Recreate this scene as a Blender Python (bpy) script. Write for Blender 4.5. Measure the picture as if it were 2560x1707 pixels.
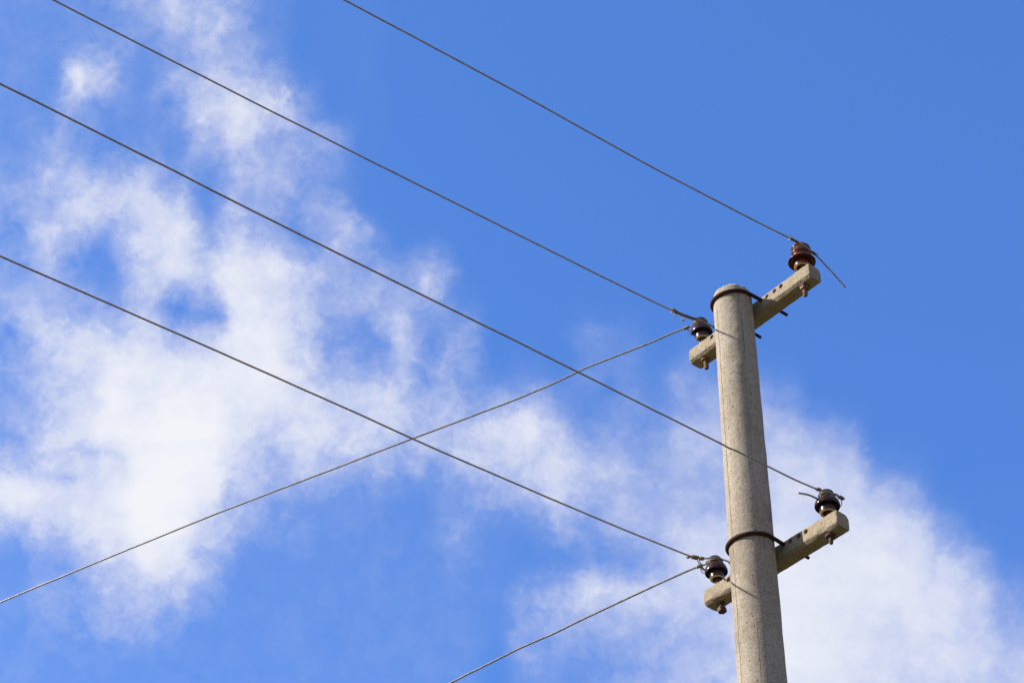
import bpy, bmesh, math, random
from mathutils import Vector, Matrix, noise

for o in list(bpy.data.objects):
    bpy.data.objects.remove(o)
scene = bpy.context.scene
R = math.radians
random.seed(7)

# ---------------------------------------------------------------- camera
EYE = 1.6                                   # eye height above the ground
cam_d = bpy.data.cameras.new('camera')
cam_d.lens = 85.0
cam_d.sensor_width = 36.0
cam_d.clip_end = 5000.0
cam_d.clip_start = 0.05
cam = bpy.data.objects.new('camera', cam_d)
scene.collection.objects.link(cam)
cam.location = (0, 0, EYE)
PITCH = 0.70264                             # looking up, towards +Y
cam.rotation_euler = (math.pi / 2 + PITCH, 0, 0)
scene.camera = cam
scene.render.resolution_x = 1024
scene.render.resolution_y = 682

scene.view_settings.view_transform = 'Standard'
scene.view_settings.look = 'None'
scene.view_settings.gamma = 1.0
scene.view_settings.exposure = 0.74
scene.render.engine = 'CYCLES'

# ---------------------------------------------------------------- sun
SUN_AZ, SUN_EL = 267.0, 30.3                # compass style, 0 = +Y, 90 = +X
sun_d = bpy.data.lights.new('sun', 'SUN')
sun_d.energy = 5.0
sun_d.angle = R(0.53)
sun_d.color = (1.0, 0.94, 0.84)
sun = bpy.data.objects.new('sun', sun_d)
scene.collection.objects.link(sun)
sdir = Vector((math.sin(R(SUN_AZ)) * math.cos(R(SUN_EL)), math.cos(R(SUN_AZ)) * math.cos(R(SUN_EL)), math.sin(R(SUN_EL))))
sun.rotation_euler = sdir.to_track_quat('Z', 'Y').to_euler()
sun.location = sdir * 40


# ---------------------------------------------------------------- node helper
class NT:
    def __init__(self, tree):
        self.t = tree
        self.t.nodes.clear()

    def n(self, kind, **kw):
        nd = self.t.nodes.new(kind)
        for k, v in kw.items():
            setattr(nd, k, v)
        return nd

    def put(self, sock, val):
        if hasattr(val, 'links') or isinstance(val, bpy.types.NodeSocket):
            self.t.links.new(val, sock)
        elif val is not None:
            sock.default_value = val

    def math(self, op, a, b=None, c=None, clamp=False):
        nd = self.n('ShaderNodeMath', operation=op, use_clamp=clamp)
        self.put(nd.inputs[0], a)
        if b is not None:
            self.put(nd.inputs[1], b)
        if c is not None:
            self.put(nd.inputs[2], c)
        return nd.outputs[0]

    def vmath(self, op, a, b=None):
        nd = self.n('ShaderNodeVectorMath', operation=op)
        self.put(nd.inputs[0], a)
        if b is not None:
            if op == 'SCALE':
                self.put(nd.inputs['Scale'], b)
            else:
                self.put(nd.inputs[1], b)
        return nd.outputs[0]

    def noise(self, vec, scale, detail=4, rough=0.55, dist=0.0, lac=2.0):
        nd = self.n('ShaderNodeTexNoise')
        self.put(nd.inputs['Vector'], vec)
        nd.inputs['Scale'].default_value = scale
        nd.inputs['Detail'].default_value = detail
        nd.inputs['Roughness'].default_value = rough
        nd.inputs['Distortion'].default_value = dist
        nd.inputs['Lacunarity'].default_value = lac
        return nd

    def rng(self, val, a, b, c=0.0, d=1.0, interp='SMOOTHSTEP'):
        nd = self.n('ShaderNodeMapRange', interpolation_type=interp)
        self.put(nd.inputs['Value'], val)
        nd.inputs['From Min'].default_value = a
        nd.inputs['From Max'].default_value = b
        nd.inputs['To Min'].default_value = c
        nd.inputs['To Max'].default_value = d
        return nd.outputs['Result']

    def mix(self, fac, a, b, mode='MIX'):
        nd = self.n('ShaderNodeMix', data_type='RGBA', blend_type=mode)
        self.put(nd.inputs['Factor'], fac)
        self.put(nd.inputs['A'], a)
        self.put(nd.inputs['B'], b)
        return nd.outputs['Result']

    def sep(self, v):
        nd = self.n('ShaderNodeSeparateXYZ')
        self.put(nd.inputs[0], v)
        return nd.outputs

    def comb(self, x, y, z):
        nd = self.n('ShaderNodeCombineXYZ')
        for i, q in enumerate((x, y, z)):
            self.put(nd.inputs[i], q)
        return nd.outputs[0]


# ---------------------------------------------------------------- sky with broken cloud
# Cloud cover table of the southern sky, a 32 x 22 chart of 0.76 degree cells
# centred on azimuth 0, elevation 40.26 degrees (0 clear, 9 dense white).
COVER = [
 [1,1,1,2.5,4,6.5,5.5,4,1.5,.3,0,0,0,0,0,0,0,0,0,0,0,0,0,0,0,0,0,0,0,0,0,0],
 [1,1,2.2,3,2,3,4.5,3.5,1.5,.2,0,0,0,0,0,0,0,0,0,0,0,0,0,0,0,0,0,0,0,0,0,0],
 [1,.8,5,3.5,.5,4,5.5,5,5,1,0,0,0,0,0,0,0,0,0,0,0,0,0,0,0,0,0,0,0,0,0,0],
 [1,1.8,2.5,1.5,1,3,6,7,5.5,3.5,.5,0,0,0,0,0,0,0,0,0,0,0,0,0,0,0,0,0,0,0,0,0],
 [1.2,3,2,1.2,.8,1,4.5,6,4,4,2.5,.3,0,0,0,0,0,0,0,0,0,0,0,0,0,0,0,0,0,0,0,0],
 [3,4.5,4.5,4.5,4.5,2.5,2,4.5,5,3,1.5,.2,0,0,0,0,0,0,0,0,0,0,0,0,0,0,0,0,0,0,0,0],
 [3.5,4.5,6.5,6,6.5,6,2,4,3,3.5,3,.3,0,0,0,0,0,0,0,0,0,0,0,0,0,0,0,0,0,0,0,0],
 [3,5.5,5,4,6.5,7,5,6,5,2.5,5,2.5,.5,0,0,0,0,0,0,0,0,0,0,0,0,0,0,0,0,0,0,0],
 [2.5,4.5,3,2,6,7.5,6.5,7.5,7.3,5.5,5,3.5,3,4,.3,0,0,0,0,0,0,0,0,0,0,0,0,0,0,0,0,0],
 [4.5,4.5,4.5,3,4.5,3.5,4,7.5,6.8,5.5,4,4,4.5,3.5,.8,0,0,0,0,0,0,0,0,0,0,0,0,0,0,0,0,0],
 [4,6,6.5,6.5,6.5,5.5,5.5,7.8,8,6.3,3,2.8,5.3,2,3,0,0,0,1.5,1,.2,0,0,0,0,0,0,0,0,0,0,0],
 [3,5.5,6.5,8,8,7.5,8,8,7.8,6.2,4,4.2,5,3,3,.7,1,.3,1.8,1.8,.8,2,1,.8,.5,0,0,0,0,0,0,0],
 [3.5,5.5,7,8.3,8,8.5,8.3,7.8,7.8,6.8,6.5,6.5,6,4.5,3,3,3.5,2.5,1.4,2.2,1.3,2.8,4,3.5,2.6,.4,.2,0,0,0,0,0],
 [4.5,6,7.5,8.5,8.5,9,9,7.5,6,7.2,6.5,6,5.5,5,5.5,7,7.3,6,2.5,2.8,3,5,5,5,5,4.3,2.5,.3,0,0,0,0],
 [5.5,6,6.3,6.8,8.7,9.3,9,6.8,5,6.3,5,4.2,3.8,4,5.8,6,6,6.5,5.5,4.8,4,4.5,4.5,5.5,6.3,6.2,5.3,1.5,.8,0,0,0],
 [8,7.5,7,8,9,9.2,7.5,5,3.2,2,2,2,1.3,1.8,2.5,4,5,5.5,4.8,5,4,4.5,4.5,5.5,6.5,6.5,6.3,5.2,3,.3,0,0],
 [4.5,5.5,7,7.8,8.8,8.5,6.5,4,2.2,2,1.5,.8,.4,.2,1.8,1.3,1.7,3.3,3,4.5,5.5,6,6,6.5,7,7,7.3,7,6,3.3,.6,0],
 [1,2.5,4.5,5.5,8,7.2,4,1.5,1.2,1,1.3,.5,.4,.2,1.5,1,.7,.8,2.6,2.4,3.8,6.6,7,7.2,7.8,7.8,7.8,7.8,7.2,5.8,4,1],
 [.8,3,3.3,4.5,5.5,5,3,.6,.5,.5,.4,.4,.3,.3,.5,1.2,2.5,4.5,6,6.2,6,6.3,6.5,7.3,8,8,7.7,7.7,7.4,7,6,3],
 [1,2.2,2.5,3.3,4,2.2,1,.5,.5,.4,.4,.4,.3,.3,.4,1.2,3,4,4.2,4.5,4.5,5.3,5.5,7.3,8,7.8,7.4,7,7.2,7,6,3.5],
 [1.2,.8,1,1.6,1.3,.6,.6,.6,.5,.4,.4,.4,.3,.3,.3,.8,3,2,2.2,2.8,4,4.8,5,7.3,8.2,8,7.5,7,7,7,6.5,5.5],
 [1.6,1.3,.8,.8,.7,.5,.5,.5,.4,.4,.4,.3,.3,.3,.2,.4,1.5,2.2,2.8,3.5,4.5,5.2,5.5,7.3,8.3,8,7.6,7,6.8,6.7,6.5,6],
]
def sharpened(tab, amount):
    # the look-up below blurs the table a little; put that contrast back
    H, W = len(tab), len(tab[0])
    res = []
    for j in range(H):
        row = []
        for i in range(W):
            s, wsum = 0.0, 0.0
            for dj in (-1, 0, 1):
                for di in (-1, 0, 1):
                    jj, ii = min(max(j + dj, 0), H - 1), min(max(i + di, 0), W - 1)
                    k = (2 - abs(dj)) * (2 - abs(di))
                    s += k * tab[jj][ii]
                    wsum += k
            row.append(tab[j][i] + amount * (tab[j][i] - s / wsum))
        res.append(row)
    return res


COVER = sharpened([[max(v, (1.6 if i < 3 else 1.3 if i < 15 else 0.3) if j > 14 else (1.7 if i < 6 and j < 14 else 0.9 if i < 9 else 0.4 if i < 12 else 0.0)) for i, v in enumerate(row)] for j, row in enumerate(COVER)], 0.55)
CELL = 80.0 / 6044.4                        # cell size as a tangent
world = bpy.data.worlds.new('World')
scene.world = world
world.use_nodes = True
w = NT(world.node_tree)
tc = w.n('ShaderNodeTexCoord')
sky = w.n('ShaderNodeTexSky', sky_type='NISHITA')
sky.sun_disc = False
sky.sun_elevation = R(SUN_EL)
sky.sun_rotation = R(SUN_AZ)
sky.altitude = 0
sky.air_density = 1.0
sky.dust_density = 1.2
sky.ozone_density = 3.0
gen = tc.outputs['Generated']
rot = w.n('ShaderNodeVectorRotate', rotation_type='X_AXIS')
w.put(rot.inputs['Vector'], gen)
rot.inputs['Angle'].default_value = -PITCH
x, y, z = w.sep(rot.outputs[0])
ys = w.math('MAXIMUM', y, 0.15)
cu = w.math('DIVIDE', w.math('DIVIDE', x, ys), CELL)
cv = w.math('DIVIDE', w.math('DIVIDE', z, ys), -CELL)
cu = w.math('ADD', cu, 15.5)                # column index, 0..31 at cell centres
cv = w.math('ADD', cv, 853.5 / 80 - 0.5)    # row index, 0..21 downwards
P = w.comb(cu, cv, 0.0)
# curl the edges: push the look-up about with turbulence
w1 = w.noise(P, 0.55, 3, 0.5).outputs['Color']
w2 = w.noise(w.vmath('ADD', P, (31.7, 12.3, 4.0)), 1.7, 6, 0.6).outputs['Color']
d1 = w.vmath('SCALE', w.vmath('SUBTRACT', w1, (.5, .5, .5)), 0.7)
d2 = w.vmath('SCALE', w.vmath('SUBTRACT', w2, (.5, .5, .5)), 0.85)
Q = w.vmath('ADD', P, w.vmath('ADD', d1, d2))
qu, qv, _ = w.sep(Q)
upos = w.math('DIVIDE', w.math('ADD', qu, 0.5), 32.0, clamp=True)
qv = w.math('MINIMUM', w.math('MAXIMUM', qv, 0.0), 21.0)
total = None
SIG = 0.52
norm = 1.0 / (SIG * math.sqrt(2 * math.pi))
for r0 in range(0, 22, 3):
    ramp = w.n('ShaderNodeValToRGB')
    ramp.color_ramp.interpolation = 'EASE'
    els = ramp.color_ramp.elements
    for k in range(32):
        pos = (k + 0.5) / 32
        e = els[k] if k < 2 else els.new(pos)
        if k < 2:
            e.position = pos
        e.color = tuple((min(1.0, max(0.0, COVER[r0 + i][k] / 9.0)) if r0 + i < 22 else 0.0) for i in range(3)) + (1.0,)
    w.put(ramp.inputs[0], upos)
    cs = w.n('ShaderNodeSeparateColor')
    w.put(cs.inputs[0], ramp.outputs['Color'])
    for i in range(3):
        if r0 + i >= 22:
            continue
        d = w.math('SUBTRACT', qv, float(r0 + i))
        g = w.math('EXPONENT', w.math('MULTIPLY', w.math('MULTIPLY', d, d), -1 / (2 * SIG * SIG)))
        total = w.math('MULTIPLY', g, cs.outputs[i]) if total is None else w.math('MULTIPLY_ADD', g, cs.outputs[i], total)
G = w.math('MULTIPLY', total, norm)
# single gaps and wisps finer than the table: column, row, half width, half height, turn, cover
for c0, r0, hw, hh, turn, amt in (
        (5.05, 9.10, .50, .42, 0, -.42), (5.95, 9.35, .75, .36, 10, -.30), (2.40, 7.60, .60, .95, 20, -.34), (1.35, 7.05, .35, .6, 0, -.15),
        (1.85, 1.95, .35, 1.25, 25, .26), (1.35, 3.6, .22, 1.3, 8, .12), (2.85, 2.1, .55, .30, -20, .18),
        (12.85, 8.25, .35, .75, -12, .22), (13.4, 10.6, .28, 1.0, 8, .17), (11.2, 10.3, .8, .55, 30, -.24), (12.6, 10.1, .4, .8, 10, -.16),
        (10.6, 6.6, .9, .35, 35, .16), (9.0, 6.9, .9, .30, 42, -.2), (-.25, 10.0, .4, .5, 0, -.25), (-.3, 13.2, .5, .4, 0, -.36),
        (1.0, 13.75, 1.0, .22, -28, -.2), (2.4, 13.55, .9, .25, 22, -.2), (1.6, 14.5, .6, .2, -22, -.16), (18.6, 11.6, .4, .6, 0, -.22),
        (20.6, 11.3, .9, .5, -30, .12), (18.2, 9.95, .8, .3, -15, .10), (13.8, 16.4, .5, .9, -25, .14), (5.3, 4.7, .25, 1.0, 0, .1)):
    mp = w.n('ShaderNodeMapping', vector_type='TEXTURE')
    w.put(mp.inputs['Vector'], Q)
    mp.inputs['Location'].default_value = (c0, r0, 0)
    mp.inputs['Rotation'].default_value = (0, 0, R(turn))
    mp.inputs['Scale'].default_value = (hw * 1.9, hh * 1.9, 1)
    gr = w.n('ShaderNodeTexGradient', gradient_type='QUADRATIC_SPHERE')
    w.put(gr.inputs['Vector'], mp.outputs[0])
    G = w.math('MULTIPLY_ADD', gr.outputs['Fac'], amt * (0.85 if amt < 0 else 1.15), G)
G = w.math('MAXIMUM', G, 0.0)
# unseen cloud added beyond the chart to make the ambient light more neutral
far = w.noise(gen, 2.6, 5, 0.55).outputs['Fac']
Gfar = w.rng(far, 0.34, 0.60, 0.0, 0.85)
inside = w.math('MULTIPLY', w.rng(w.math('ABSOLUTE', w.math('SUBTRACT', cu, 15.5)), 31.0, 20.5), w.rng(w.math('ABSOLUTE', w.math('SUBTRACT', cv, 10.2)), 23.5, 14.5))
inside = w.math('MULTIPLY', inside, w.rng(y, 0.2, 0.5))
gm_ = w.n('ShaderNodeMix', data_type='FLOAT')
w.put(gm_.inputs[0], inside)
w.put(gm_.inputs[2], Gfar)
w.put(gm_.inputs[3], G)
G = gm_.outputs[0]
G = w.math('MULTIPLY', G, 1.0, clamp=True)
# wisps and soft billows inside the cover
n1 = w.noise(w.vmath('ADD', P, w.vmath('SCALE', d2, 1.3)), 0.85, 7, 0.56, 0.3).outputs['Fac']
n2 = w.noise(w.vmath('ADD', P, (7.1, 3.3, 9.0)), 2.3, 5, 0.55, 0.8).outputs['Fac']
amp = w.math('MULTIPLY', w.rng(G, 0.02, 0.35), w.rng(G, 1.0, 0.55, 0.22, 1.0))
amp = w.math('MULTIPLY', amp, w.rng(cu, 14.0, 24.0, 1.0, 0.62))     # the eastern bank is smoother
t = w.math('MULTIPLY_ADD', w.math('MULTIPLY', w.math('SUBTRACT', n1, 0.5), 0.74), amp, G)
t = w.math('MULTIPLY_ADD', w.math('MULTIPLY', w.math('SUBTRACT', n2, 0.5), 0.33), amp, t)
t = w.math('MULTIPLY', t, 1.0, clamp=True)
sm = w.math('MULTIPLY', w.math('MULTIPLY', t, t), w.math('MULTIPLY_ADD', t, -2.0, 3.0))
t = w.math('MULTIPLY_ADD', w.math('SUBTRACT', sm, t), 0.22, t)
op = w.math('POWER', t, 1.22)
bright = w.rng(t, 0.4, 1.04)
cloud = w.mix(bright, (7.2, 7.4, 9.0, 1), (8.9, 9.05, 9.55, 1))
cloud = w.mix(inside, (6.0, 5.85, 5.75, 1), cloud)          # added off-chart cloud, greyed to cut blue ambient light
gam = w.n('ShaderNodeGamma')
w.put(gam.inputs['Color'], sky.outputs[0])
gam.inputs['Gamma'].default_value = 0.7
tint = w.mix(1.0, gam.outputs[0], (1.06, 2.0, 3.86, 1), 'MULTIPLY')
tint.node.name = 'SkyTint'
bg = w.n('ShaderNodeBackground')
w.put(bg.inputs['Color'], w.mix(op, tint, cloud))
bg.inputs['Strength'].default_value = 0.06
out = w.n('ShaderNodeOutputWorld')
w.t.links.new(bg.outputs[0], out.inputs[0])


# ---------------------------------------------------------------- materials
def material(name):
    m = bpy.data.materials.new(name)
    m.use_nodes = True
    nt = NT(m.node_tree)
    b = nt.n('ShaderNodeBsdfPrincipled')
    o = nt.n('ShaderNodeOutputMaterial')
    nt.t.links.new(b.outputs[0], o.inputs[0])
    return m, nt, b


def concrete(name, base, dark, light, pole_marks=None, grain=1.0):
    m, nt, b = material(name)
    co = nt.n('ShaderNodeTexCoord').outputs['Object']
    fine = nt.noise(co, 170 * grain, 4, 0.75).outputs['Fac']
    mid = nt.noise(co, 34, 6, 0.7).outputs['Fac']
    big = nt.noise(co, 5.5, 4, 0.6).outputs['Fac']
    col = nt.mix(nt.rng(mid, 0.3, 0.72), base, dark)
    col = nt.mix(nt.math('MULTIPLY', nt.rng(big, 0.35, 0.75), 0.5), col, light)
    col = nt.mix(nt.math('MULTIPLY', nt.rng(fine, 0.45, 0.66), 0.75), col, tuple(q * 0.6 for q in dark[:3]) + (1,))
    # pale and reddish aggregate, dark air holes
    ag = nt.n('ShaderNodeTexVoronoi', feature='F1')
    nt.put(ag.inputs['Vector'], co)
    ag.inputs['Scale'].default_value = 170
    cs = nt.n('ShaderNodeSeparateColor')
    nt.put(cs.inputs[0], ag.outputs['Color'])
    spot = nt.math('MULTIPLY', nt.rng(ag.outputs['Distance'], 0.42, 0.2), nt.rng(cs.outputs[0], 0.72, 0.85))
    col = nt.mix(nt.math('MULTIPLY', spot, 0.5), col, (0.48, 0.44, 0.39, 1))
    spot2 = nt.math('MULTIPLY', nt.rng(ag.outputs['Distance'], 0.42, 0.2), nt.rng(cs.outputs[1], 0.86, 0.92))
    col = nt.mix(nt.math('MULTIPLY', spot2, 0.6), col, (0.36, 0.2, 0.1, 1))
    hv = nt.n('ShaderNodeTexVoronoi', feature='F1')
    nt.put(hv.inputs['Vector'], nt.vmath('ADD', co, nt.vmath('SCALE', nt.vmath('SUBTRACT', nt.noise(co, 150, 3, 0.6).outputs['Color'], (.5, .5, .5)), 0.011)))
    hv.inputs['Scale'].default_value = 95
    hs = nt.n('ShaderNodeSeparateColor')
    nt.put(hs.inputs[0], hv.outputs['Color'])
    hole = nt.math('MULTIPLY', nt.rng(nt.math('DIVIDE', hv.outputs['Distance'], nt.math('MULTIPLY_ADD', hs.outputs[1], 0.9, 0.35)), 0.32, 0.16), nt.rng(hs.outputs[0], 0.76, 0.82))
    col = nt.mix(nt.math('MULTIPLY', hole, 0.75), col, (0.05, 0.034, 0.022, 1))
    hgt = nt.math('ADD', nt.math('MULTIPLY', fine, 0.5), nt.math('MULTIPLY', mid, 0.8))
    hgt = nt.math('SUBTRACT', hgt, nt.math('MULTIPLY', hole, 1.5))
    if pole_marks:
        px, py, pz = nt.sep(co)
        ang = nt.math('ARCTAN2', px, py)            # azimuth around the shaft
        wob = nt.noise(nt.comb(0.0, 0.0, pz), 11, 8, 0.85).outputs['Fac']
        for az, z0, z1, width, amount, wamp in pole_marks['cracks']:
            a0 = (az + 180) % 360 - 180
            dd = nt.math('ABSOLUTE', nt.math('SUBTRACT', ang, nt.math('MULTIPLY_ADD', nt.math('SUBTRACT', wob, 0.5), wamp, R(a0))))
            thick = nt.math('MULTIPLY', nt.rng(nt.noise(nt.comb(0.0, 3.0, pz), 21, 3, 0.6).outputs['Fac'], 0.25, 0.7, 0.15, 1.3), width)
            line = nt.math('LESS_THAN', dd, thick)
            zz = nt.math('MULTIPLY', nt.rng(pz, z0, z0 + 0.06), nt.rng(pz, z1, z1 - 0.06))
            line = nt.math('MULTIPLY', line, nt.math('MULTIPLY', zz, amount))
            col = nt.mix(line, col, (0.05, 0.035, 0.025, 1))
            hgt = nt.math('SUBTRACT', hgt, nt.math('MULTIPLY', line, 1.2))
        streak = nt.noise(nt.comb(nt.math('MULTIPLY', ang, 9.0), 0.0, nt.math('MULTIPLY', pz, 3.0)), 1.0, 4, 0.7).outputs['Fac']
        for zr in pole_marks['rust']:
            below = nt.math('MULTIPLY', nt.rng(pz, zr - 0.11, zr - 0.01), nt.rng(pz, zr + 0.02, zr))
            rust = nt.math('MULTIPLY', below, nt.rng(streak, 0.5, 0.72))
            col = nt.mix(nt.math('MULTIPLY', rust, 0.8), col, (0.15, 0.06, 0.018, 1))
        # faint run-off streaks down the shaft
        run = nt.noise(nt.comb(nt.math('MULTIPLY', ang, 7.0), 2.0, nt.math('MULTIPLY', pz, 0.7)), 1.0, 5, 0.65).outputs['Fac']
        col = nt.mix(nt.math('MULTIPLY', nt.rng(run, 0.48, 0.72), 0.45), col, (0.17, 0.125, 0.085, 1))
        # dark weather blotches
        bl = nt.noise(nt.comb(px, py, nt.math('MULTIPLY', pz, 0.5)), 7.5, 5, 0.65).outputs['Fac']
        col = nt.mix(nt.math('MULTIPLY', nt.rng(bl, 0.52, 0.72), 0.5), col, (0.14, 0.105, 0.075, 1))
    nt.put(b.inputs['Base Color'], col)
    b.inputs['Roughness'].default_value = 0.92
    b.inputs['Specular IOR Level'].default_value = 0.2
    bump = nt.n('ShaderNodeBump')
    bump.inputs['Strength'].default_value = 0.55
    bump.inputs['Distance'].default_value = 0.0022
    nt.put(bump.inputs['Height'], hgt)
    nt.put(b.inputs['Normal'], bump.outputs[0])
    return m


def metal(name, c1, c2, rough=0.6, met=0.3, scale=120, bump_d=0.0006, spec=0.5):
    m, nt, b = material(name)
    co = nt.n('ShaderNodeTexCoord').outputs['Object']
    f = nt.noise(co, scale, 5, 0.65).outputs['Fac']
    nt.put(b.inputs['Base Color'], nt.mix(nt.rng(f, 0.35, 0.7), c1, c2))
    b.inputs['Roughness'].default_value = rough
    b.inputs['Metallic'].default_value = met
    b.inputs['Specular IOR Level'].default_value = spec
    bp = nt.n('ShaderNodeBump')
    bp.inputs['Strength'].default_value = 0.6
    bp.inputs['Distance'].default_value = bump_d
    nt.put(bp.inputs['Height'], f)
    nt.put(b.inputs['Normal'], bp.outputs[0])
    return m


def glaze(name, c1, c2, dirt):
    m, nt, b = material(name)
    co = nt.n('ShaderNodeTexCoord').outputs['Object']
    f = nt.noise(co, 45, 4, 0.6).outputs['Fac']
    g = nt.noise(co, 160, 4, 0.7).outputs['Fac']
    col = nt.mix(nt.rng(f, 0.3, 0.7), c1, c2)
    dm = nt.math('MULTIPLY', nt.rng(g, 0.55, 0.8), 0.35)
    nt.put(b.inputs['Base Color'], nt.mix(dm, col, dirt))
    nt.put(b.inputs['Roughness'], nt.rng(g, 0.4, 0.8, 0.22, 0.48))
    b.inputs['Coat Weight'].default_value = 0.08
    b.inputs['Specular IOR Level'].default_value = 0.26
    b.inputs['Coat Roughness'].default_value = 0.08
    return m


M_POLE = concrete('pole_concrete', (0.368, 0.314, 0.249, 1), (0.258, 0.214, 0.163, 1), (0.43, 0.374, 0.304, 1), {
    'cracks': [(241, 0.5, 7.3, 0.026, 0.72, 0.30), (164, 6.98, 7.22, 0.022, 0.65, 0.34), (188, 4.0, 5.95, 0.016, 0.6, 0.14)],
    'rust': [5.676 + EYE + 0.035, 4.608 + EYE + 0.035]})
M_ARM = concrete('arm_concrete', (0.335, 0.276, 0.198, 1), (0.225, 0.180, 0.124, 1), (0.385, 0.32, 0.232, 1))
M_RUST = metal('rusted_steel', (0.030, 0.012, 0.010, 1), (0.060, 0.024, 0.016, 1), 0.85, 0.0, spec=0.2)
M_BOLT = metal('rusted_bolt', (0.21, 0.11, 0.06, 1), (0.12, 0.055, 0.032, 1), 0.75, 0.15)
M_BOLT_DARK = metal('dark_rusted_bolt', (0.10, 0.05, 0.036, 1), (0.05, 0.024, 0.02, 1), 0.75, 0.15)
M_WIRE = metal('weathered_aluminium', (0.40, 0.325, 0.265, 1), (0.25, 0.20, 0.165, 1), 0.65, 0.1, 40)
M_WIRE_B = metal('grey_aluminium', (0.34, 0.31, 0.29, 1), (0.20, 0.18, 0.17, 1), 0.42, 0.55, 60)
M_TIE = metal('bare_tie_wire', (0.25, 0.20, 0.145, 1), (0.085, 0.066, 0.047, 1), 0.5, 0.4, 200)
M_BROWN = glaze('dark_brown_glaze', (0.022, 0.009, 0.010, 1), (0.040, 0.016, 0.015, 1), (0.09, 0.06, 0.05, 1))
M_RED = glaze('red_brown_glaze', (0.115, 0.023, 0.010, 1), (0.070, 0.014, 0.008, 1), (0.17, 0.08, 0.05, 1))
M_BISQUE = metal('unglazed_rim', (0.50, 0.37, 0.19, 1), (0.38, 0.26, 0.12, 1), 0.8, 0.0)
M_BORE = metal('stained_bore', (0.10, 0.05, 0.02, 1), (0.05, 0.022, 0.012, 1), 0.85, 0.0)


# ---------------------------------------------------------------- object helpers
def link(name, me, mats, parent=None, smooth=True):
    if not isinstance(mats, (list, tuple)):
        mats = [mats]
    for m in mats:
        me.materials.append(m)
    if smooth:
        for p in me.polygons:
            p.use_smooth = True
    o = bpy.data.objects.new(name, me)
    scene.collection.objects.link(o)
    if parent is not None:
        o.parent = parent
    return o


def tag(o, label=None, cat=None, group=None, kind=None):
    for k, v in (('label', label), ('category', cat), ('group', group), ('kind', kind)):
        if v:
            o[k] = v
    return o


def from_bm(bm, name):
    bmesh.ops.recalc_face_normals(bm, faces=bm.faces)
    me = bpy.data.meshes.new(name)
    bm.to_mesh(me)
    bm.free()
    return me


def catmull(pts, step):
    pts = [Vector(p) for p in pts]
    if len(pts) == 2:
        n = max(2, int((pts[1] - pts[0]).length / step))
        return [pts[0].lerp(pts[1], i / n) for i in range(n + 1)]
    ext = [pts[0] * 2 - pts[1]] + pts + [pts[-1] * 2 - pts[-2]]
    res = []
    for i in range(1, len(ext) - 2):
        p0, p1, p2, p3 = ext[i - 1:i + 3]
        # centripetal parameters keep uneven spacing free of overshoot
        t0 = 0.0
        t1 = t0 + max((p1 - p0).length, 1e-6) ** 0.5
        t2 = t1 + max((p2 - p1).length, 1e-6) ** 0.5
        t3 = t2 + max((p3 - p2).length, 1e-6) ** 0.5
        n = max(1, int(math.ceil((p2 - p1).length / step)))
        for k in range(n):
            t = t1 + (t2 - t1) * k / n
            a1 = p0 * ((t1 - t) / (t1 - t0)) + p1 * ((t - t0) / (t1 - t0))
            a2 = p1 * ((t2 - t) / (t2 - t1)) + p2 * ((t - t1) / (t2 - t1))
            a3 = p2 * ((t3 - t) / (t3 - t2)) + p3 * ((t - t2) / (t3 - t2))
            b1 = a1 * ((t2 - t) / (t2 - t0)) + a2 * ((t - t0) / (t2 - t0))
            b2 = a2 * ((t3 - t) / (t3 - t1)) + a3 * ((t - t1) / (t3 - t1))
            res.append(b1 * ((t2 - t) / (t2 - t1)) + b2 * ((t - t1) / (t2 - t1)))
    res.append(pts[-1])
    return res


def tube(bm, path, rad, seg=8, lobes=0, pitch=0.09, taper_end=False):
    """Sweep a circle, or a bundle of twisted strands, along a path."""
    n = len(path)
    tan = []
    for i in range(n):
        d = path[min(i + 1, n - 1)] - path[max(i - 1, 0)]
        tan.append(d.normalized() if d.length > 1e-9 else Vector((0, 0, 1)))
    up = Vector((0, 0, 1)) if abs(tan[0].z) < 0.9 else Vector((1, 0, 0))
    nrm = (up - tan[0] * up.dot(tan[0])).normalized()
    s = 0.0
    rings = []
    for i in range(n):
        if i:
            s += (path[i] - path[i - 1]).length
            nrm = (nrm - tan[i] * nrm.dot(tan[i]))
            nrm = nrm.normalized() if nrm.length > 1e-9 else tan[i].orthogonal().normalized()
        bi = tan[i].cross(nrm)
        r = rad(i / (n - 1)) if callable(rad) else rad
        tw = 2 * math.pi * s / pitch
        ring = []
        for k in range(seg):
            a = 2 * math.pi * k / seg
            rr = r
            if lobes:
                rr = r * (0.90 + 0.11 * abs(math.cos(lobes * a / 2)))
                a += tw
            ring.append(bm.verts.new(path[i] + (nrm * math.cos(a) + bi * math.sin(a)) * rr))
        rings.append(ring)
    for i in range(n - 1):
        for k in range(seg):
            bm.faces.new((rings[i][k], rings[i][(k + 1) % seg], rings[i + 1][(k + 1) % seg], rings[i + 1][k]))
    bm.faces.new(list(reversed(rings[0])))
    bm.faces.new(rings[-1])


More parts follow.
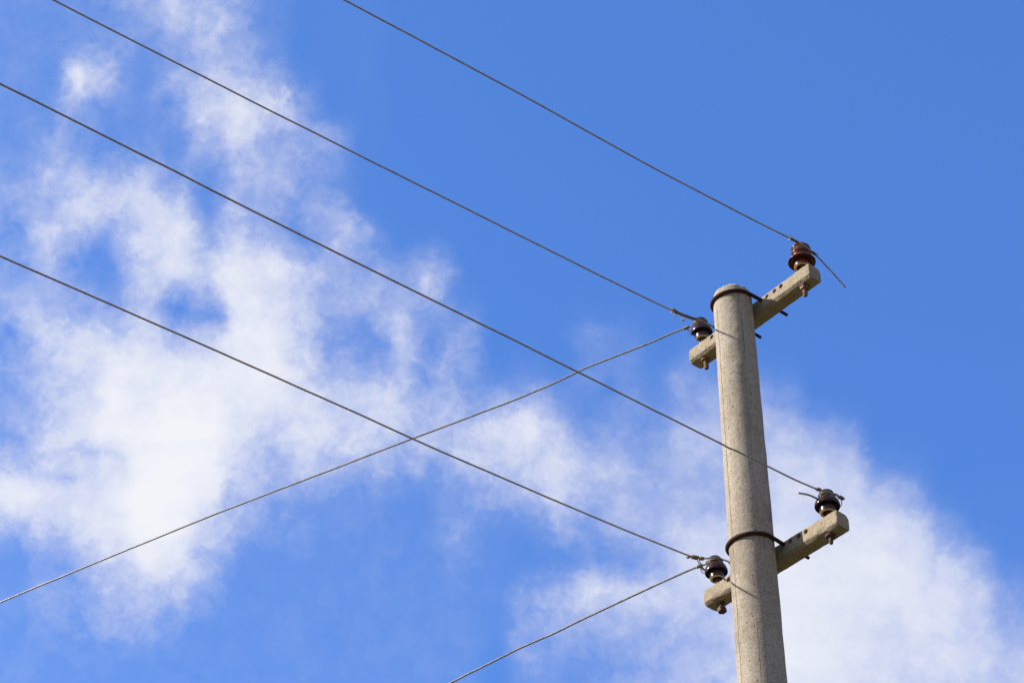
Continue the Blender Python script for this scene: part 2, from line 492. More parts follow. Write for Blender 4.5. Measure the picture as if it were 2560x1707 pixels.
def cyl(bm, base, axis, r0, r1, length, seg=20, hexa=False, bev=0.0):
    axis = Vector(axis).normalized()
    u = axis.orthogonal().normalized()
    v = axis.cross(u)
    prof = [(r0 - bev, 0.0), (r0, bev), (r1, length - bev), (r1 - bev, length)] if bev else [(r0, 0.0), (r1, length)]
    sg = 6 if hexa else seg
    rings = []
    for r, h in prof:
        rings.append([bm.verts.new(Vector(base) + axis * h + (u * math.cos(2 * math.pi * k / sg + 0.35) + v * math.sin(2 * math.pi * k / sg + 0.35)) * r) for k in range(sg)])
    for a, b2 in zip(rings, rings[1:]):
        for k in range(sg):
            bm.faces.new((a[k], a[(k + 1) % sg], b2[(k + 1) % sg], b2[k]))
    bm.faces.new(list(reversed(rings[0])))
    bm.faces.new(rings[-1])


# ---------------------------------------------------------------- ground
bm = bmesh.new()
bmesh.ops.create_circle(bm, cap_ends=True, segments=96, radius=1800)
gm, nt, b = material('dry_grass_ground')
co = nt.n('ShaderNodeTexCoord').outputs['Object']
f1 = nt.noise(co, 0.35, 6, 0.6).outputs['Fac']
f2 = nt.noise(co, 14, 5, 0.7).outputs['Fac']
gc = nt.mix(nt.rng(f1, 0.35, 0.65), (0.075, 0.066, 0.02, 1), (0.12, 0.095, 0.038, 1))
gc = nt.mix(nt.math('MULTIPLY', nt.rng(f2, 0.4, 0.75), 0.6), gc, (0.03, 0.036, 0.01, 1))
nt.put(b.inputs['Base Color'], gc)
b.inputs['Roughness'].default_value = 0.95
ground = link('ground', from_bm(bm, 'ground'), gm, smooth=False)
tag(ground, kind='structure')

# ---------------------------------------------------------------- the pole
PX, PY = 0.79252, 6.53784
ZU, ZL = 5.67632 + EYE, 4.60792 + EYE       # undersides of the two crossarms
TAP = 0.00579
R0 = 0.070


def pole_r(zz):
    return R0 + TAP * (ZU - zz)


pole = bpy.data.objects.new('utility_pole', None)
scene.collection.objects.link(pole)
pole.location = (PX, PY, 0)
pole.empty_display_size = 0.3
tag(pole, 'round weathered concrete utility pole with two short concrete crossarms and four brown insulators', 'utility pole')

ZTOP = ZU + 0.0725
bm = bmesh.new()
SEG = 128
zs = [-0.4 + i * 0.06 for i in range(int((ZTOP - 0.35 + 0.4) / 0.06))]
while zs[-1] < ZTOP - 0.012:
    zs.append(zs[-1] + 0.006)
zs.append(ZTOP)
rings = []
for zi, zz in enumerate(zs):
    ring = []
    for k in range(SEG):
        a = 2 * math.pi * k / SEG
        dx, dy = math.sin(a), math.cos(a)
        r = pole_r(zz)
        pn = Vector((dx * r, dy * r, zz))
        r += 0.0012 * noise.noise(pn * 14) + 0.0007 * noise.noise(pn * 45)
        zq = zz
        if zz > ZTOP - 0.05:                # broken rim of the top
            e = (zz - (ZTOP - 0.05)) / 0.05
            chip = noise.noise(Vector((dx * 2.6, dy * 2.6, 3.1))) * 0.6 + noise.noise(Vector((dx * 8, dy * 8, 8.0))) * 0.5 + noise.noise(Vector((dx * 21, dy * 21, 1.0))) * 0.35
            zq += e * e * (0.012 * chip + 0.0022 * noise.noise(Vector((dx * 29, dy * 29, 5.0))) - 0.007 * max(0.0, noise.noise(Vector((dx * 6, dy * 6, 2.0))) - 0.3))
            r -= e ** 4 * (0.003 + 0.004 * max(0.0, chip))
        ring.append(bm.verts.new((dx * r, dy * r, zq)))
    rings.append(ring)
for a, c in zip(rings, rings[1:]):
    for k in range(SEG):
        bm.faces.new((a[k], a[(k + 1) % SEG], c[(k + 1) % SEG], c[k]))
prev = rings[-1]
for fr in (0.86, 0.6, 0.3):
    ring = []
    for k in range(SEG):
        a = 2 * math.pi * k / SEG
        rr = pole_r(ZTOP) * fr
        p = Vector((math.sin(a) * rr, math.cos(a) * rr, ZTOP - 0.004))
        p.z += 0.004 * noise.noise(p * 40)
        ring.append(bm.verts.new(p))
    for k in range(SEG):
        bm.faces.new((prev[k], prev[(k + 1) % SEG], ring[(k + 1) % SEG], ring[k]))
    prev = ring
bm.faces.new(prev)
bm.faces.new(list(reversed(rings[0])))
link('shaft', from_bm(bm, 'shaft'), M_POLE, pole)

# local frames of the two crossarms: A runs along the arm (towards the camera's
# right), L points away from the camera, square to the arm
ARMS = {
    'top': dict(z=ZU, th=0.8844, d=0.0730, h=0.0605, w=0.0615, a=-0.3155, b=0.3110),
    'low': dict(z=ZL, th=0.85933, d=0.0785, h=0.0605, w=0.0610, a=-0.3130, b=0.3080),
}
for q in ARMS.values():
    q['L'] = Vector((math.sin(q['th']), math.cos(q['th']), 0))
    q['A'] = Vector((math.cos(q['th']), -math.sin(q['th']), 0))


def at(k, u, v, s):
    """Point u along the arm, v behind its front face, s above its underside, from the pole's foot."""
    q = ARMS[k]
    return q['A'] * u + q['L'] * (q['d'] + v) + Vector((0, 0, q['z'] + s))


def arm_mesh(k, seed):
    q = ARMS[k]
    h, wd = q['h'], q['w']
    c, e = 0.0105, 0.003
    corner = [(0, c), (0, h - e), (e, h), (wd - 0.013, h), (wd, h - 0.014), (wd, 0.004), (wd - 0.004, 0), (c * 0.95, 0)]
    sec = []
    for i in range(len(corner)):
        p, n2 = Vector(corner[i]), Vector(corner[(i + 1) % len(corner)])
        m = max(2, int((n2 - p).length / 0.004))
        for j in range(m):
            sec.append(p.lerp(n2, j / m))
    us, N = [], 170
    for i in range(N + 1):
        us.append(q['a'] + (q['b'] - q['a']) * i / N)
    cen = Vector((wd / 2, h / 2))
    bm = bmesh.new()
    rings = []
    for u in us:
        end = min(u - q['a'], q['b'] - u)
        lim = 0.007 if u < 0 else 0.004
        ins = 0.0
        if end < lim:
            ins = (lim - end) * (0.7 if u < 0 else 0.5)
        ring = []
        for p in sec:
            pp = p.copy()
            if ins:
                dv = pp - cen
                pp = cen + Vector((dv.x * (1 - ins / (wd / 2)), dv.y * (1 - ins / (h / 2) * 0.8)))
            pos = at(k, u, pp.x, pp.y)
            edge = min((p - Vector(cc)).length for cc in corner)
            rough = 0.0006 + 0.0011 * max(0.0, 1 - edge / 0.006)
            nz = Vector((u * 55 + seed, p.x * 55, p.y * 55))
            nv = noise.noise(nz) * 0.6 + noise.noise(nz * 2.7) * 0.5
            out = (p - cen).normalized()
            amt = rough * nv - (rough * 0.3 if edge < 0.006 else 0)
            # a few bigger bites out of the lower front arris
            if edge < 0.012 and p.y < 0.02 and p.x < 0.02:
                bite = noise.noise(Vector((u * 16 + seed * 3, 1.7, 0)))
                amt -= max(0.0, bite - 0.15) * 0.013 * (1 - edge / 0.012)
            pos = at(k, u, pp.x + out.x * amt, pp.y + out.y * amt)
            ring.append(bm.verts.new(pos))
        rings.append(ring)
    n = len(sec)
    for r1, r2 in zip(rings, rings[1:]):
        for j in range(n):
            bm.faces.new((r1[j], r1[(j + 1) % n], r2[(j + 1) % n], r2[j]))
    bm.faces.new(list(reversed(rings[0])))
    bm.faces.new(rings[-1])
    base = bpy.data.objects.new('tmp_arm', from_bm(bm, 'crossarm'))
    scene.collection.objects.link(base)
    cb = bmesh.new()
    for u, rr in ((0.100, .0085), (0.139, .0092), (0.172, .0094), (-0.189, .0092), (-0.139, .0090), (-0.100, .0088)):
        cyl(cb, at(k, u, -0.02, 0.0445), q['L'], rr, rr * 0.9, 0.065, 16)
    cut = bpy.data.objects.new('tmp_cut', from_bm(cb, 'cut'))
    scene.collection.objects.link(cut)
    md = base.modifiers.new('b', 'BOOLEAN')
    md.object = cut
    md.operation = 'DIFFERENCE'
    md.solver = 'EXACT'
    dg = bpy.context.evaluated_depsgraph_get()
    dg.update()
    me = bpy.data.meshes.new_from_object(base.evaluated_get(dg))
    bpy.data.objects.remove(base)
    bpy.data.objects.remove(cut)
    me.name = 'crossarm'
    return me


def autosmooth(o, ang=28):
    me = o.data
    bm = bmesh.new()
    bm.from_mesh(me)
    for e in bm.edges:
        if len(e.link_faces) == 2 and e.calc_face_angle(0) > R(ang):
            e.smooth = False
    bm.to_mesh(me)
    bm.free()


for k, seed, lab in (('top', 3.0, 'upper concrete crossarm just under the pole top'), ('low', 11.0, 'lower concrete crossarm')):
    q = ARMS[k]
    me = arm_mesh(k, seed)
    o = link('crossarm', me, M_ARM, pole)
    autosmooth(o)
    o['label'] = lab
    # U shaped clamp bolt round the front of the shaft
    rr = pole_r(q['z'] + 0.04) + 0.0052
    ru = 0.0715                                # where the legs enter the arm
    zf, zb = (0.032, 0.047) if k == 'top' else (0.036, 0.047)
    path = []
    back = q['d'] + (0.130 if k == 'top' else 0.118)
    for i in range(9):
        path.append((ru + (rr - ru) * max(0.0, 1 - (back - back * i / 8) / q['d']), back - back * i / 8))
    for i in range(1, 40):
        a = math.pi * i / 40
        path.append((rr * math.cos(a), -rr * math.sin(a)))
    for i in range(9):
        path.append((-ru - (rr - ru) * max(0.0, 1 - back * i / 8 / q['d']), back * i / 8 + (0.004 if k == 'top' else -0.02) * i / 8))
    pts = []
    for (u, l) in path:
        f = min(1.0, max(0.0, (l + rr) / (2 * rr)))
        s = zf + (zb - zf) * f
        if u < 0 and l > 0:
            s -= 0.010 * l / back
        pts.append(q['A'] * u + q['L'] * l + Vector((0, 0, q['z'] + s)))
    bm = bmesh.new()
    tube(bm, pts, lambda t: 0.0070 if 0.02 < t < 0.98 else 0.0058, 16)
    ub = link('clamp_bolt', from_bm(bm, 'clamp_bolt'), M_RUST, pole)
    autosmooth(ub, 40)
    for sgn, end in ((1, pts[6]), (-1, pts[-7])):
        bm = bmesh.new()
        u = sgn * ru
        s = (zb if sgn > 0 else zb - 0.006)
        cyl(bm, q['A'] * u + q['L'] * (q['d'] + q['w'] + 0.001) + Vector((0, 0, q['z'] + s)), q['L'], 0.0125, 0.0125, 0.010, hexa=True)
        link('nut', from_bm(bm, 'nut'), M_RUST, ub, smooth=False)


# ---------------------------------------------------------------- insulators
def lathe(profile, seg=72, chip=None):
    """profile: (r, z, material index of the band up to the next point)."""
    bm = bmesh.new()
    rings = []
    for (r, zz, mi) in profile:
        ring = []
        for k in range(seg):
            a = 2 * math.pi * k / seg
            zq, rq = zz, r
            if chip:
                for ca, cw, zlo, zmax, amt in chip:
                    d = abs((a - ca + math.pi) % (2 * math.pi) - math.pi)
                    if d < cw and zlo <= zz < zmax:
                        e = min(1.0, (cw - d) / (cw * 0.35))
                        e *= 0.75 + 0.25 * math.sin(k * 2.3)
                        zq = zz + (zmax - zz) * amt * e
            if r < 1e-6:
                ring = [bm.verts.new((0, 0, zq))]
                break
            ring.append(bm.verts.new((rq * math.sin(a), rq * math.cos(a), zq)))
        rings.append(ring)
    for i in range(len(rings) - 1):
        a, b2 = rings[i], rings[i + 1]
        for k in range(seg):
            k2 = (k + 1) % seg
            if len(a) == 1 and len(b2) == 1:
                continue
            if len(a) == 1:
                f = bm.faces.new((a[0], b2[k2], b2[k]))
            elif len(b2) == 1:
                f = bm.faces.new((a[k], a[k2], b2[0]))
            else:
                f = bm.faces.new((a[k], a[k2], b2[k2], b2[k]))
            f.material_index = profile[i][2]
    return from_bm(bm, 'insulator')


BELL = [(0, .045, 2), (.011, .044, 2), (.0165, .006, 2), (.0185, .0005, 1), (.0255, 0, 1), (.0272, .002, 0), (.0275, .006, 0), (.0275, .026, 0),
        (.0282, .033, 0), (.0310, .0375, 0), (.0350, .0365, 0), (.0375, .031, 0), (.0388, .0265, 0), (.0402, .0252, 0), (.0418, .0262, 0), (.0426, .029, 0),
        (.0424, .034, 0), (.0412, .040, 0), (.0390, .0465, 0), (.0355, .053, 0), (.0315, .058, 0), (.0280, .062, 0), (.0258, .0655, 0), (.0242, .069, 0),
        (.0236, .0725, 0), (.0240, .076, 0), (.0250, .079, 0), (.0252, .082, 0), (.0240, .0852, 0), (.0210, .0880, 0), (.0160, .0900, 0), (.009, .0910, 0), (0, .0913, 0)]
RIBBED = [(0, .045, 2), (.012, .044, 2), (.019, .006, 2), (.0205, .0005, 1), (.0275, 0, 1), (.0288, .002, 0), (.0292, .006, 0), (.0292, .030, 0),
          (.0300, .036, 0), (.0340, .0372, 0), (.0420, .033, 0), (.0472, .0272, 0), (.0485, .0255, 0), (.0496, .0264, 0), (.0497, .0285, 0), (.0475, .0322, 0),
          (.0430, .0375, 0), (.0380, .0425, 0), (.0340, .0470, 0), (.0322, .0500, 0), (.0320, .0530, 0), (.0335, .0565, 0), (.0356, .0595, 0), (.0368, .0615, 0),
          (.0369, .0640, 0), (.0358, .0668, 0), (.0330, .0700, 0), (.0310, .0730, 0), (.0304, .0760, 0), (.0312, .0790, 0), (.0335, .0820, 0), (.0356, .0845, 0),
          (.0362, .0880, 0), (.0356, .0915, 0), (.0335, .0950, 0), (.0290, .0980, 0), (.0210, .1000, 0), (.0100, .1008, 0), (0, .1010, 0)]


def insulator(k, u, v, s0, prof, zscale, rscale, glaze_m, label, pin, chip=None, lean=(0, 0)):
    p = at(k, u, v, ARMS[k]['h'] + s0)
    me = lathe([(r * rscale, zz * zscale, mi) for r, zz, mi in prof], chip=chip)
    o = link('insulator', me, [glaze_m, M_BISQUE, M_BORE], pole)
    o.location = p
    o.rotation_euler = (lean[0], lean[1], 0)
    o['label'] = label
    # steel pin through the arm; local z of the arm's underside
    zb = -s0 - ARMS[k]['h']
    bm = bmesh.new()
    r = pin['r']
    cyl(bm, (0, 0, zb - pin['len']), (0, 0, 1), r * pin.get('tip', 0.82), r, 0.010, 24)
    cyl(bm, (0, 0, zb - pin['len'] + 0.0101), (0, 0, 1), r, r, pin['len'] - 0.0101 - zb + 0.040, 24)
    for i in range(int(pin['len'] / 0.003)):
        zz = zb - pin['len'] + 0.006 + i * 0.003
        if zz > zb - 0.012:
            break
        cyl(bm, (0, 0, zz), (0, 0, 1), r * 1.06, r * 1.06, 0.0014, 24, bev=0.0004)
    po = link('pin', from_bm(bm, 'pin'), pin['mat'], o, smooth=False)
    bm = bmesh.new()
    if pin['kind'] == 'nut':
        cyl(bm, (0, 0, zb - 0.0035), (0, 0, 1), 0.0185, 0.0185, 0.003, 28)
        cyl(bm, (0, 0, zb - 0.0165), (0, 0, 1), 0.0165, 0.0175, 0.0128, hexa=True, bev=0.0012)
    elif pin['kind'] == 'washer':
        cyl(bm, (0, 0, zb - 0.0085), (0, 0, 1), 0.0165, 0.0185, 0.008, 28, bev=0.001)
    else:                                    # bolt head hanging below the arm
        cyl(bm, (0, 0, zb - 0.006), (0, 0, 1), 0.0125, 0.0145, 0.0055, 24)
        cyl(bm, (0, 0, zb - pin['len'] - 0.004), (0, 0, 1), 0.0160, 0.0160, 0.0165, hexa=True, bev=0.0012)
    link('nut', from_bm(bm, 'nut'), pin['mat'], o, smooth=False)
    return o


chip_dir = math.atan2(-0.78, 0.55)
insulator('top', .2590, .0275, .0256, RIBBED, 1.0, 1.0, M_RED, 'rust red ribbed insulator on the right end of the upper crossarm',
          dict(r=.0088, len=.046, mat=M_BOLT, kind='nut', tip=.75))
insulator('top', -.2625, .0275, .0340, BELL, 1.07, .955, M_BROWN, 'dark brown insulator with a broken skirt on the left end of the upper crossarm',
          dict(r=.0088, len=.044, mat=M_BOLT, kind='washer', tip=.9),
          chip=[(chip_dir, .40, .024, .058, .92), (chip_dir + .15, .50, -.001, .018, .9)], lean=(0.0, R(-3.0)))
insulator('low', .2515, .0275, .0259, BELL, .98, 1.0, M_BROWN, 'dark brown bell insulator on the right end of the lower crossarm',
          dict(r=.0072, len=.034, mat=M_BOLT_DARK, kind='washer', tip=.85))
insulator('low', -.2650, .0275, .0350, BELL, 1.0, .935, M_BROWN, 'dark brown bell insulator on the left end of the lower crossarm',
          dict(r=.0072, len=.033, mat=M_BOLT_DARK, kind='head'), lean=(0.0, R(-4.0)))

# ---------------------------------------------------------------- overhead wires
FOOT = Vector((PX, PY, 0))


def wpt(k, u, s, z):
    """World point: u along the arm, s behind the insulator axis, z above the arm's top."""
    return FOOT + at(k, u, 0.0265 + s, ARMS[k]['h'] + z)


def spread(pts, nxt, slope, curv, length, step=0.5):
    """Carry a wire on past its last traced point as a shallow sagging span."""
    d = Vector((nxt.x, nxt.y, 0)).normalized()
    last = pts[-1]
    res = []
    x = step
    while x <= length:
        res.append(last + d * x + Vector((0, 0, slope * x + 0.5 * curv * x * x)))
        x += step
    return res


def wire_mesh(name, pts, rad, visible, seed, wob=0.0012):
    path = catmull(pts[:visible], 0.0085)
    far = catmull(pts[visible - 1:], 0.15)[1:]
    for i in range(len(path)):
        s = i * 0.0085
        if 0.35 < s:
            g = min(1.0, (s - 0.35) / 0.3)
            path[i].z += g * wob * (noise.noise(Vector((s * 3.1, seed, 0))) + 0.6 * noise.noise(Vector((s * 9.0, seed, 4))))
            path[i].x += g * wob * noise.noise(Vector((s * 3.7, seed, 9)))
    bm = bmesh.new()
    tube(bm, path + far, rad, 18, 6, 0.085)
    return from_bm(bm, name)


def coil(bm, path, rad, wrad, turns, seed=0):
    """Tie wire wound tightly round a stretch of wire."""
    n = turns * 10
    L = len(path) - 1
    pts = []
    for i in range(n + 1):
        t = i / n
        f = t * L
        j = min(int(f), L - 1)
        p = path[j].lerp(path[j + 1], f - j)
        d = (path[j + 1] - path[j]).normalized()
        u = d.orthogonal().normalized()
        v = d.cross(u)
        a = 2 * math.pi * turns * t
        rr = rad * (1 + 0.14 * noise.noise(Vector((t * 9, seed, 0))))
        pts.append(p + (u * math.cos(a) + v * math.sin(a)) * rr)
    tube(bm, pts, wrad, 6)


def neck_turns(bm, centre, r, wrad, z_list, tilt_dir, start=0.0):
    """Loose turns of tie wire round an insulator's neck."""
    for (dz, tilt, gap) in z_list:
        pts = []
        for i in range(41):
            a = start + 2 * math.pi * i / 40
            rr = r + wrad + gap
            p = Vector((math.sin(a) * rr, math.cos(a) * rr, 0))
            p.z = dz + tilt * p.dot(tilt_dir) / rr
            pts.append(centre + p)
        tube(bm, pts, wrad, 6)


GM = 'long wires stretched off the pole to the upper left'
GB = 'branch wires dropping off the pole to the lower left'
WR = 0.0030
kU, kL = 'top', 'low'

# A: upper right insulator, near side of the neck, loose tail hanging beyond
uA, dA = .2590, .0345
ptsA = [wpt(kU, uA + dA, s, z) for s, z in ((.1822, .0100), (.135, .0385), (.0913, .0625), (.060, .0785), (.0319, .0895), (.0150, .0945), (-.010, .0970), (-.043, .0970), (-.0790, .0945),
        (-.197, .0815), (-.44, .0605), (-.7183, .0378), (-1.05, .0225), (-1.3645, .0080), (-1.70, -.0140), (-2.0447, -.0380), (-2.4, -.062))]
nv = len(ptsA)
ptsA += spread(ptsA, -ARMS[kU]['L'], -.062, .0050, 23)
wa = link('overhead_wire', wire_mesh('overhead_wire', ptsA, WR, nv, 1.0), M_WIRE)
tag(wa, 'topmost wire, tied to the rust red insulator, its loose cut tail hanging beyond', 'wire', GM)
bm = bmesh.new()
pl = catmull(ptsA[:nv], 0.004)
near = lambda p0, p1: [p for p in pl if p0 <= (p - FOOT).dot(ARMS[kU]['L']) - ARMS[kU]['d'] - .0265 <= p1]
coil(bm, near(-.088, -.044), WR + .0013, .0013, 13, 1)
coil(bm, near(-.091, -.083), WR + .0032, .0016, 2, 2)
coil(bm, near(.020, .040), WR + .0015, .0015, 5, 3)
cA = FOOT + at(kU, uA, .0275, ARMS[kU]['h'] + .0256 + .0765)
neck_turns(bm, cA, .0306, .0015, [(-.002, .005, .0), (.001, .007, .001), (-.005, .003, .0005), (.004, .008, .0025)], -ARMS[kU]['L'])
tube(bm, catmull([wpt(kU, uA + dA, -.05, .0935), wpt(kU, uA + .026, -.050, .0990), wpt(kU, uA - .004, -.036, .0985), wpt(kU, uA - .030, -.012, .0990)], .004), .0016, 6)
tube(bm, catmull([wpt(kU, uA + dA, -.086, .0915), wpt(kU, uA + dA + .004, -.089, .1000), wpt(kU, uA + dA + .002, -.094, .1035)], .003), .0016, 6)
tube(bm, catmull([wpt(kU, uA + dA, .036, .083), wpt(kU, uA + dA + .004, .043, .089), wpt(kU, uA + dA + .004, .050, .091)], .003), .0014, 6)
link('binding', from_bm(bm, 'binding'), M_TIE, wa)

# B: upper left insulator
uB, dB = -.2625, .0245
ptsB = [wpt(kU, uB + dB, s, z) for s, z in ((.210, .060), (.150, .080), (.090, .0950), (.041, .1005), (.013, .1000), (-.010, .0965), (-.0406, .0912), (-.0804, .0805), (-.1174, .0735), (-.1725, .0645),
        (-.30, .0530), (-.60, .0330), (-.9291, .0121), (-1.4617, -.0204), (-2.0076, -.0533), (-2.40, -.0730), (-2.7685, -.0913), (-3.15, -.1090))]
nv = len(ptsB)
ptsB += spread(ptsB, -ARMS[kU]['L'], -.050, .0050, 22)
wb = link('overhead_wire', wire_mesh('overhead_wire', ptsB, WR, nv, 2.0), M_WIRE)
tag(wb, 'long wire ending at the broken insulator left of the pole top, with ragged tie loops', 'wire', GM)
bm = bmesh.new()
pl = catmull(ptsB[:nv], 0.004)
near = lambda p0, p1: [p for p in pl if p0 <= (p - FOOT).dot(ARMS[kU]['L']) - ARMS[kU]['d'] - .0265 <= p1]
coil(bm, near(-.165, -.045), WR + .0016, .0016, 28, 5)
coil(bm, near(-.175, -.148), WR + .0040, .0016, 5, 6)
coil(bm, near(.034, .066), WR + .0016, .0016, 7, 7)
cB = FOOT + at(kU, uB, .0275, ARMS[kU]['h'] + .034 + .0765)
neck_turns(bm, cB + Vector((-.004, 0, 0)), .0236, .0015, [(-.006, .004, .001), (-.003, .005, .001), (.000, .004, .002), (-.009, .002, .003), (-.004, -.004, .004)], ARMS[kU]['A'])
for j, (s, dz, w2) in enumerate(((-.166, -.034, .005), (-.128, -.040, .006), (-.121, -.036, .005))):   # loops hanging under the joint
    zt = .0655 if j == 0 else .0725
    tube(bm, catmull([wpt(kU, uB + dB + .005, s - w2, zt), wpt(kU, uB + dB + .008, s - w2 * .8, zt + dz * .6), wpt(kU, uB + dB + .006, s, zt + dz), wpt(kU, uB + dB + .007, s + w2 * .8, zt + dz * .6), wpt(kU, uB + dB + .005, s + w2, zt)], .003), .0013, 6)
tube(bm, catmull([wpt(kU, uB + dB, -.172, .0660), wpt(kU, uB + dB + .003, -.166, .0735), wpt(kU, uB + dB - .002, -.155, .0765), wpt(kU, uB + dB + .003, -.147, .0710)], .003), .0034, 8)
tube(bm, catmull([wpt(kU, uB + dB - .004, -.176, .0655), wpt(kU, uB + dB + .001, -.179, .0720)], .003), .0015, 6)
link('binding', from_bm(bm, 'binding'), M_TIE, wb)

# C: lower right insulator; the only wire crossing in front of the shaft
uC, dC = .2515, .0275
ptsC = [wpt(kL, uC + dC, s, z) for s, z in ((.0553, .0945), (.032, .0950), (.0121, .0925), (-.0276, .0860), (-.0573, .0785), (-.0792, .0730), (-.178, .0605),
        (-.3051, .0523), (-.415, .0455), (-.463, .0412), (-.480, .0375), (-.510, .0368), (-.80, .0205), (-1.1308, .0013), (-1.3926, -.0140), (-1.85, -.0435), (-2.3278, -.0730), (-2.60, -.0860), (-3.1418, -.1167), (-3.5, -.137))]
nv = len(ptsC)
ptsC += spread(ptsC, -ARMS[kL]['L'], -.058, .0052, 22)
wc = link('overhead_wire', wire_mesh('overhead_wire', ptsC, WR, nv, 3.0), M_WIRE)
tag(wc, 'wire crossing in front of the concrete shaft to the lower right insulator', 'wire', GM)
bm = bmesh.new()
pl = catmull(ptsC[:nv], 0.003)
near = lambda p0, p1: [p for p in pl if p0 <= (p - FOOT).dot(ARMS[kL]['L']) - ARMS[kL]['d'] - .0265 <= p1]
coil(bm, near(-.080, -.058), WR + .0018, .0018, 5, 8)
coil(bm, near(.030, .053), WR + .0020, .0020, 5, 9)
cC = FOOT + at(kL, uC, .0275, ARMS[kL]['h'] + .0259 + .0715)
neck_turns(bm, cC, .0236, .0014, [(-.004, .004, .001), (-.001, .005, .001), (-.002, -.005, .002)], ARMS[kL]['A'])
tube(bm, catmull([wpt(kL, uC + .027, .004, .096), wpt(kL, uC + .040, .014, .086), wpt(kL, uC + .047, .018, .062), wpt(kL, uC + .049, .014, .040), wpt(kL, uC + .046, .009, .031)], .004), .0015, 6)
tube(bm, catmull([wpt(kL, uC + .027, -.056, .080), wpt(kL, uC + .020, -.050, .068), wpt(kL, uC + .018, -.046, .056), wpt(kL, uC + .022, -.040, .066), wpt(kL, uC + .028, -.024, .083)], .004), .0013, 6)
tube(bm, catmull([wpt(kL, uC + dC, -.078, .0730), wpt(kL, uC + dC + .003, -.084, .0660), wpt(kL, uC + dC + .002, -.089, .0655)], .003), .0014, 6)
link('binding', from_bm(bm, 'binding'), M_TIE, wc)
bm = bmesh.new()                              # the cut end that comes back round the neck
tl = [wpt(kL, uC + .010, .0265, .0925), wpt(kL, uC - .012, .0230, .0930), wpt(kL, uC - .0255, .004, .0935), wpt(kL, uC - .0255, -.022, .0925), wpt(kL, uC - .022, -.062, .0840), wpt(kL, uC - .020, -.1130, .0660)]
tube(bm, catmull(tl, .006), .0034, 18, 6, .07)
link('wire_tail', from_bm(bm, 'wire_tail'), M_WIRE, wc)

# D: lower left insulator
uD, dD = -.2670, .0240
ptsD = [wpt(kL, uD + dD, s, z) for s, z in ((.190, .085), (.110, .1080), (.0438, .1150), (.0162, .1115), (-.0217, .1040), (-.0626, .0820), (-.088, .0690), (-.1174, .0595), (-.140, .0535),
        (-.28, .0370), (-.45, .0180), (-.6379, .0000), (-.9426, -.0261), (-1.3515, -.0585), (-1.66, -.0775), (-1.9445, -.0975), (-2.1626, -.1135), (-2.8135, -.1637), (-3.2, -.190))]
nv = len(ptsD)
ptsD += spread(ptsD, -ARMS[kL]['L'], -.070, .0058, 22)
wd_ = link('overhead_wire', wire_mesh('overhead_wire', ptsD, WR, nv, 4.0), M_WIRE)
tag(wd_, 'lowest of the long wires, tied with frayed ends to the lower left insulator', 'wire', GM)
bm = bmesh.new()
pl = catmull(ptsD[:nv], 0.003)
near = lambda p0, p1: [p for p in pl if p0 <= (p - FOOT).dot(ARMS[kL]['L']) - ARMS[kL]['d'] - .0265 <= p1]
coil(bm, near(-.142, -.112), WR + .0030, .0020, 7, 11)
coil(bm, near(-.106, -.084), WR + .0020, .0018, 6, 12)
coil(bm, near(.038, .090), WR + .0020, .0020, 12, 13)
cD = FOOT + at(kL, uD, .0275, ARMS[kL]['h'] + .035 + .0715)
neck_turns(bm, cD + Vector((-.004, 0, 0)), .0225, .0016, [(-.006, .006, .002), (-.003, .007, .002), (.001, .005, .003), (-.009, .003, .003), (-.002, -.006, .005), (-.005, -.004, .005)], ARMS[kL]['A'])
for j in range(5):
    rnd = random.Random(j)
    tube(bm, catmull([wpt(kL, uD + dD + .003, -.140, .0525), wpt(kL, uD + dD + rnd.uniform(-.004, .006), -.150 - rnd.uniform(0, .006), .0455 + rnd.uniform(-.005, .004)),
                      wpt(kL, uD + dD + rnd.uniform(-.006, .008), -.158 - rnd.uniform(0, .010), .0395 + rnd.uniform(-.006, .006))], .004), .0011, 5)
for (s, zt, dz, w2) in ((-.116, .062, -.036, .005), (-.106, .065, -.040, .006)):
    tube(bm, catmull([wpt(kL, uD + dD + .005, s - w2, zt), wpt(kL, uD + dD + .006, s, zt + dz * .7), wpt(kL, uD + dD + .000, s + .030, zt + dz), wpt(kL, uD + dD - .002, s + .050, zt + dz * .4), wpt(kL, uD + dD - .004, s + .066, zt + .012)], .003), .0017, 6)
link('binding', from_bm(bm, 'binding'), M_TIE, wd_)

# E, F: the two branch wires
AZ = R(298)
BD = Vector((math.sin(AZ), math.cos(AZ), 0))


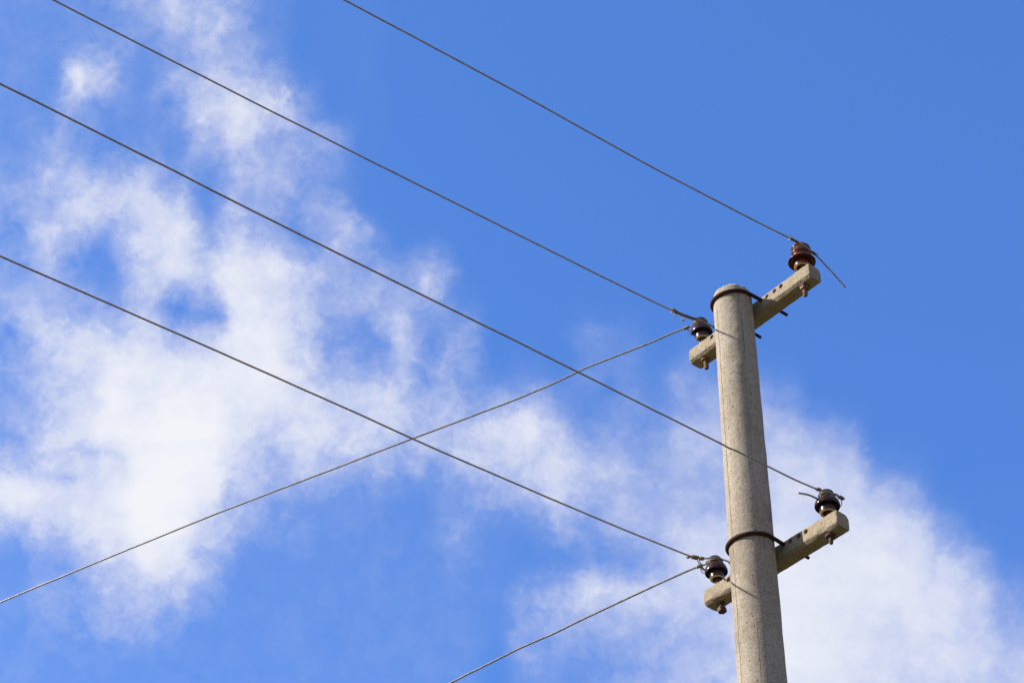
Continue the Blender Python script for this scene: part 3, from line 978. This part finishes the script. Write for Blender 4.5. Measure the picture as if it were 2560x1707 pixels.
def bpt(k, u, s, z, off=0.0):
    return FOOT + at(k, u, 0.0265, ARMS[k]['h'] + z) + BD * s + BD.orthogonal().normalized() * 0 + Vector((BD.y, -BD.x, 0)) * off


for k, u0, pts, slope, seed, lab in (
    ('top', -.2625, ((.020, .1140), (.058, .1165), (.121, .1130), (.197, .1035), (.330, .0945), (.420, .0890), (.470, .0862), (.545, .0735), (.640, .0590), (.796, .0455), (1.00, .0340), (1.235, .0228), (1.58, .0030), (1.946, -.0155), (2.112, -.0257), (2.64, -.0680), (3.187, -.1167), (3.6, -.152)), -.085, 5.0,
     'upper branch wire rising from the lower left edge to the broken upper insulator'),
    ('low', -.267, ((.018, .1085), (.045, .1115), (.074, .1097), (.190, .0925), (.310, .0710), (.430, .0490), (.525, .0315), (.620, .0120), (.740, -.0065), (.862, -.0320), (1.040, -.0691), (1.23, -.110)), -.205, 6.0,
     'short stretch of lower branch wire cut off by the bottom edge of the picture')):
    P3 = [bpt(k, u0, s, z) for s, z in pts]
    nv = len(P3)
    P3 += spread(P3, BD, slope, .0090, 20)
    we = link('overhead_wire', wire_mesh('overhead_wire', P3, .0037, nv, seed, .0016), M_WIRE_B)
    tag(we, lab, 'wire', GB)
    bm = bmesh.new()
    pl = catmull(P3[:nv], 0.003)
    near = [p for p in pl if .050 <= (p - FOOT - at(k, u0, .0265, 0)).dot(BD) <= .072]
    coil(bm, near, .0034 + .0018, .0018, 5, seed)
    # slack pigtail under the joint
    zc = .1165 if k == 'top' else .110
    c0 = bpt(k, u0, .056, zc)
    tube(bm, catmull([c0, bpt(k, u0, .058, zc - .016, .006), bpt(k, u0, .050, zc - .026, .010), bpt(k, u0, .040, zc - .018, .012), bpt(k, u0, .030, zc - .004, .010)], .003), .0017, 6)
    tube(bm, catmull([c0, bpt(k, u0, .054, zc - .012, .002), bpt(k, u0, .044, zc - .020, .006), bpt(k, u0, .030, zc - .010, .008)], .003), .0016, 6)
    link('binding', from_bm(bm, 'binding'), M_TIE, we)
